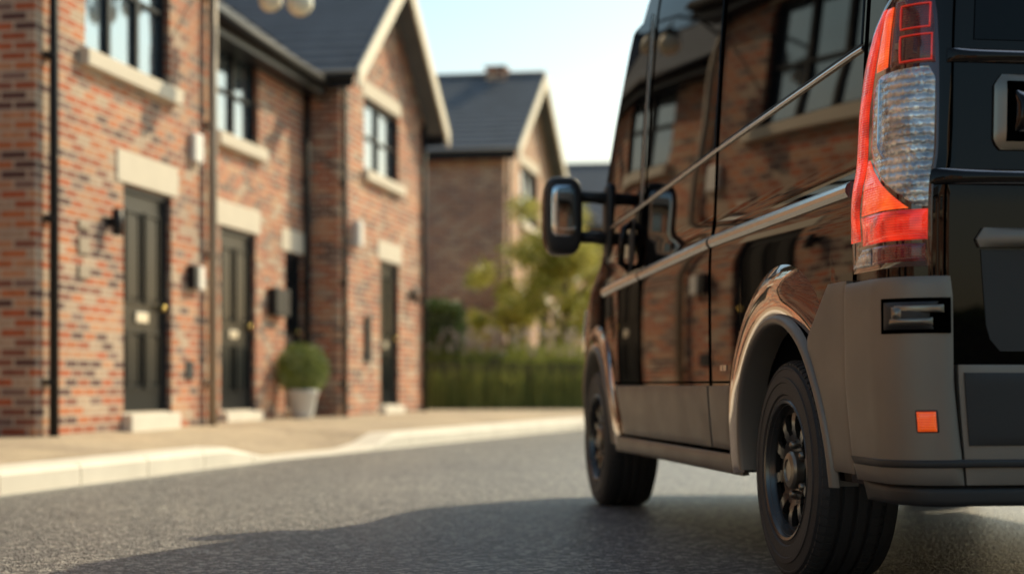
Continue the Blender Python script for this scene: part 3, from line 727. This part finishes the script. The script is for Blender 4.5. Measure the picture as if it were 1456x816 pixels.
patch('number_plate',[(.765,sR(.82),sR(.40)),(.875,sR(.82),sR(.40))],simple('plate_yellow',(.6,.42,.03),.4),off=.008,mode='a',mir=False)
patch('panel_gap',[(.68,sR(.118),sR(.112)),(2.4,sR(.118),sR(.112))],M_seam,off=.0014,mode='a',nr=30,nc=3)
def sellip(name,c,r,m,e=.45,n=28,rz=0):
    V=[];F=[]
    sg=lambda v,p: math.copysign(abs(v)**p,v)
    for i in range(n+1):
        t=-math.pi/2+math.pi*i/n
        for j in range(2*n):
            p=2*math.pi*j/(2*n)
            V.append(Vector((c[0]+r[0]*sg(math.cos(t),e)*sg(math.cos(p),e),c[1]+r[1]*sg(math.cos(t),e)*sg(math.sin(p),e),c[2]+r[2]*sg(math.sin(t),e))))
    for i in range(n):
        for j in range(2*n): F.append((i*2*n+j,i*2*n+(j+1)%(2*n),(i+1)*2*n+(j+1)%(2*n),(i+1)*2*n+j))
    return mk(name,V,F,m,van,smooth=True)
for sg_ in (1,-1):
    sellip('mirror_housing',(2.98,sg_*1.21,1.45),(.085,.098,.195),M_paint,e=.55)
    sellip('mirror_bezel',(2.915,sg_*1.21,1.45),(.028,.091,.185),M_clad_d,e=.5)
    sellip('mirror_glass',(2.903,sg_*1.214,1.465),(.018,.066,.135),M_mirr,e=.4)
    for z in (1.55,1.35):
        tube('mirror_arm',[(3.0,sg_*.93,z-.01),(3.0,sg_*1.05,z),(2.99,sg_*1.14,z)],[.036,.03,.03],M_clad_d,van)
    sellip('mirror_base',(3.0,sg_*.965,1.43),(.07,.03,.19),M_clad_d,e=.6)
V=[];F=[]
NU=25
for j in range(13):
    z=1.30+(2.30-1.30)*j/12
    for i in range(NU):
        t=.12+.88*i/(NU-1); q=colP(('f',t),z); n_=Vector((.6,q.y*.3,.5)).normalized()
        V.append(q+n_*.006)
grid(V,F,13,NU,0); V,F=mirror(V,F); mk('windscreen',V,F,M_vglass,van,smooth=True)
V=[];F=[]
for j in range(7):
    z=.80+.22*j/6
    for i in range(9):
        t=.12+.4*i/8; q=colP(('f',t),z); V.append(q+Vector((.012,.01,0)))
grid(V,F,7,9,0); V,F=mirror(V,F); mk('headlamps',V,F,M_clear,van,smooth=True)
V=[];F=[]
for j in range(7):
    z=.30+.3*j/6
    for i in range(20):
        t=.02+.98*i/19; q=colP(('f',t),z); V.append(q+Vector((.012,.01,0)))
grid(V,F,7,20,0); V,F=mirror(V,F); mk('front_bumper',V,F,M_clad,van,smooth=True)
def spin(name,prof,m,par,n=96,sg=1,smooth=True,split=30):
    V=[];F=[];c=len(prof)
    for i in range(n):
        a=2*math.pi*i/n
        for r,y in prof: V.append(Vector((r*math.sin(a),sg*y,r*math.cos(a))))
    for i in range(n):
        for j in range(c-1):
            F.append((i*c+j,((i+1)%n)*c+j,((i+1)%n)*c+j+1,i*c+j+1))
    o=mk(name,V,F,m,par,smooth=smooth)
    if split: md=o.modifiers.new('es','EDGE_SPLIT'); md.split_angle=R(split)
def wheel(x,sg):
    w=empty('wheel'); w.parent=van; w.location=(x,sg*.985,.345)
    pr=[(.205,-.006),(.216,.0),(.226,.006),(.236,.004),(.240,.009),(.275,.0105),(.277,.013),(.292,.013),(.294,.009),(.318,.004),(.320,.006),(.326,.004),(.328,-.002),(.337,-.012),(.3445,-.028)]
    y=-.028
    for g in range(4):
        pr+=[(.345,y-.030),(.336,y-.032),(.336,y-.042),(.345,y-.044)]; y-=.044
    pr+=[(.3445,y-.02),(.335,y-.04),(.29,y-.055),(.2,y-.045)]
    spin('tyre',pr,M_rub,w,sg=sg)
    V=[];F=[]
    nb=72
    for i in range(nb):
        for (ya,yb,sk) in ((-.004,-.052,.0),(-.205+.0,-.16,.0)):
            a=2*math.pi*i/nb; a2=a+2*math.pi/nb*.72; k=len(V)
            for aa in (a,a2):
                for yy,r0,r1 in ((ya,.331,.338),(ya-.02 if ya>-.1 else ya+.02,.344,.3475),(yb,.344,.3475)):
                    for r in (r0,r1): V.append(Vector((r*math.sin(aa),sg*yy,r*math.cos(aa))))
            F+=[(k+1,k+3,k+9,k+7),(k+3,k+5,k+11,k+9),(k,k+1,k+7,k+6),(k+4,k+10,k+11,k+5),(k,k+2,k+3,k+1),(k+2,k+4,k+5,k+3),(k+6,k+7,k+9,k+8),(k+8,k+9,k+11,k+10)]
    mk('tread_blocks',V,F,M_rub,w)
    spin('rim',[(.196,-.05),(.203,-.012),(.212,.006),(.221,.009),(.225,.004),(.216,-.006)],M_lip,w,sg=sg)
    spin('rim_barrel',[(.2,-.02),(.19,-.05),(.185,-.10),(.185,-.2)],M_rim,w,sg=sg)
    # spoked face: ten tapering windows between hub dish and rim
    V=[];F=[];n=120;prof=[(.199,-.030),(.184,-.020),(.178,-.018),(.165,-.016),(.150,-.016),(.130,-.018),(.112,-.022),(.10,-.026),(.085,-.034),(.07,-.038),(.05,-.038)]
    c=len(prof)
    for lay in (0,-.014):
        for i in range(n):
            a=2*math.pi*i/n
            for r,y in prof: V.append(Vector((r*math.sin(a),sg*(y+lay),r*math.cos(a))))
    off=n*c
    def hole(i,j):
        q=i%12
        return (j in (2,3,4) and q in range(0,8)) or (j==5 and q in range(1,7))
    for i in range(n):
        i2=(i+1)%n
        for j in range(c-1):
            if not hole(i,j):
                F.append((i*c+j,i2*c+j,i2*c+j+1,i*c+j+1)); F.append((off+i*c+j,off+i*c+j+1,off+i2*c+j+1,off+i2*c+j))
            else:
                if not hole(i,j-1): F.append((i*c+j,i2*c+j,off+i2*c+j,off+i*c+j))
                if not hole(i,j+1): F.append((i*c+j+1,i2*c+j+1,off+i2*c+j+1,off+i*c+j+1))
                if not hole(i+1,j): F.append((i2*c+j,i2*c+j+1,off+i2*c+j+1,off+i2*c+j))
                if not hole(i-1,j): F.append((i*c+j,i*c+j+1,off+i*c+j+1,off+i*c+j))
    o=mk('wheel_spokes',V,F,M_rim,w,smooth=True); md=o.modifiers.new('es','EDGE_SPLIT'); md.split_angle=R(30)
    spin('hub_cap',[(.060,-.05),(.060,-.014),(.054,-.006),(.035,-.002),(.033,-.006),(.0,-.006)],M_hub,w,sg=sg,n=40)
    for b in range(5):
        a=2*math.pi*b/5+.3; cx,cz=.082*math.sin(a),.082*math.cos(a)
        tube('wheel_bolt',[(cx,sg*-.05,cz),(cx,sg*-.022,cz),(cx,sg*-.018,cz)],[.013,.013,.008],M_hub,w,6)
    spin('brake_disc',[(.16,-.11),(.16,-.12),(.05,-.12)],M_hub,w,sg=sg,n=40)
    spin('wheel_back',[(.2,-.17),(0,-.17)],M_under,w,sg=sg,n=40)
for x in (0,3.22):
    for sg_ in (1,-1): wheel(x,sg_)

# ------------------------------------------------------------------ light, sky, camera
el=R(37); az=R(43)
sd=Vector((math.sin(az)*math.cos(el),math.cos(az)*math.cos(el),math.sin(el)))
L=bpy.data.lights.new('sun','SUN'); L.energy=5.0; L.angle=R(.5); L.color=(1,.83,.55)
lo=bpy.data.objects.new('sun',L); scene.collection.objects.link(lo); lo.rotation_euler=sd.to_track_quat('Z','Y').to_euler(); lo.location=sd*50
W=bpy.data.worlds.new('World'); scene.world=W; W.use_nodes=True
nt=W.node_tree; sk=nt.nodes.new('ShaderNodeTexSky'); sk.sky_type='NISHITA'; sk.sun_disc=False; sk.sun_elevation=el; sk.sun_rotation=az
sk.dust_density=2.2; sk.ozone_density=1.0; sk.air_density=1.0
tc=nt.nodes.new('ShaderNodeTexCoord'); sx=nt.nodes.new('ShaderNodeSeparateXYZ'); nt.links.new(tc.outputs['Generated'],sx.inputs[0])
tr=ramp(nt.nodes,[(0,(1.60,1.34,.98)),(.13,(1.34,1.26,1.02)),(.27,(1.02,1.26,1.16)),(.7,(.98,1.05,.94))]); nt.links.new(sx.outputs['Z'],tr.inputs['Fac'])
tn=nt.nodes.new('ShaderNodeMix'); tn.data_type='RGBA'; tn.blend_type='MULTIPLY'; tn.inputs['Factor'].default_value=1
nt.links.new(tr.outputs['Color'],tn.inputs['B'])
nt.links.new(sk.outputs[0],tn.inputs['A']); nt.links.new(tn.outputs['Result'],nt.nodes['Background'].inputs[0]); nt.nodes['Background'].inputs[1].default_value=.15
cam=bpy.data.cameras.new('camera'); co=bpy.data.objects.new('camera',cam); scene.collection.objects.link(co); scene.camera=co
co.location=(0,0,.614); co.rotation_euler=(R(90),0,0)
cam.sensor_width=36; cam.lens=56.9; cam.shift_y=.0955; cam.clip_end=2000; cam.clip_start=.05
cam.dof.use_dof=True; cam.dof.focus_distance=4.75; cam.dof.aperture_fstop=1.7
scene.view_settings.view_transform='Standard'; scene.view_settings.look='None'; scene.view_settings.exposure=0
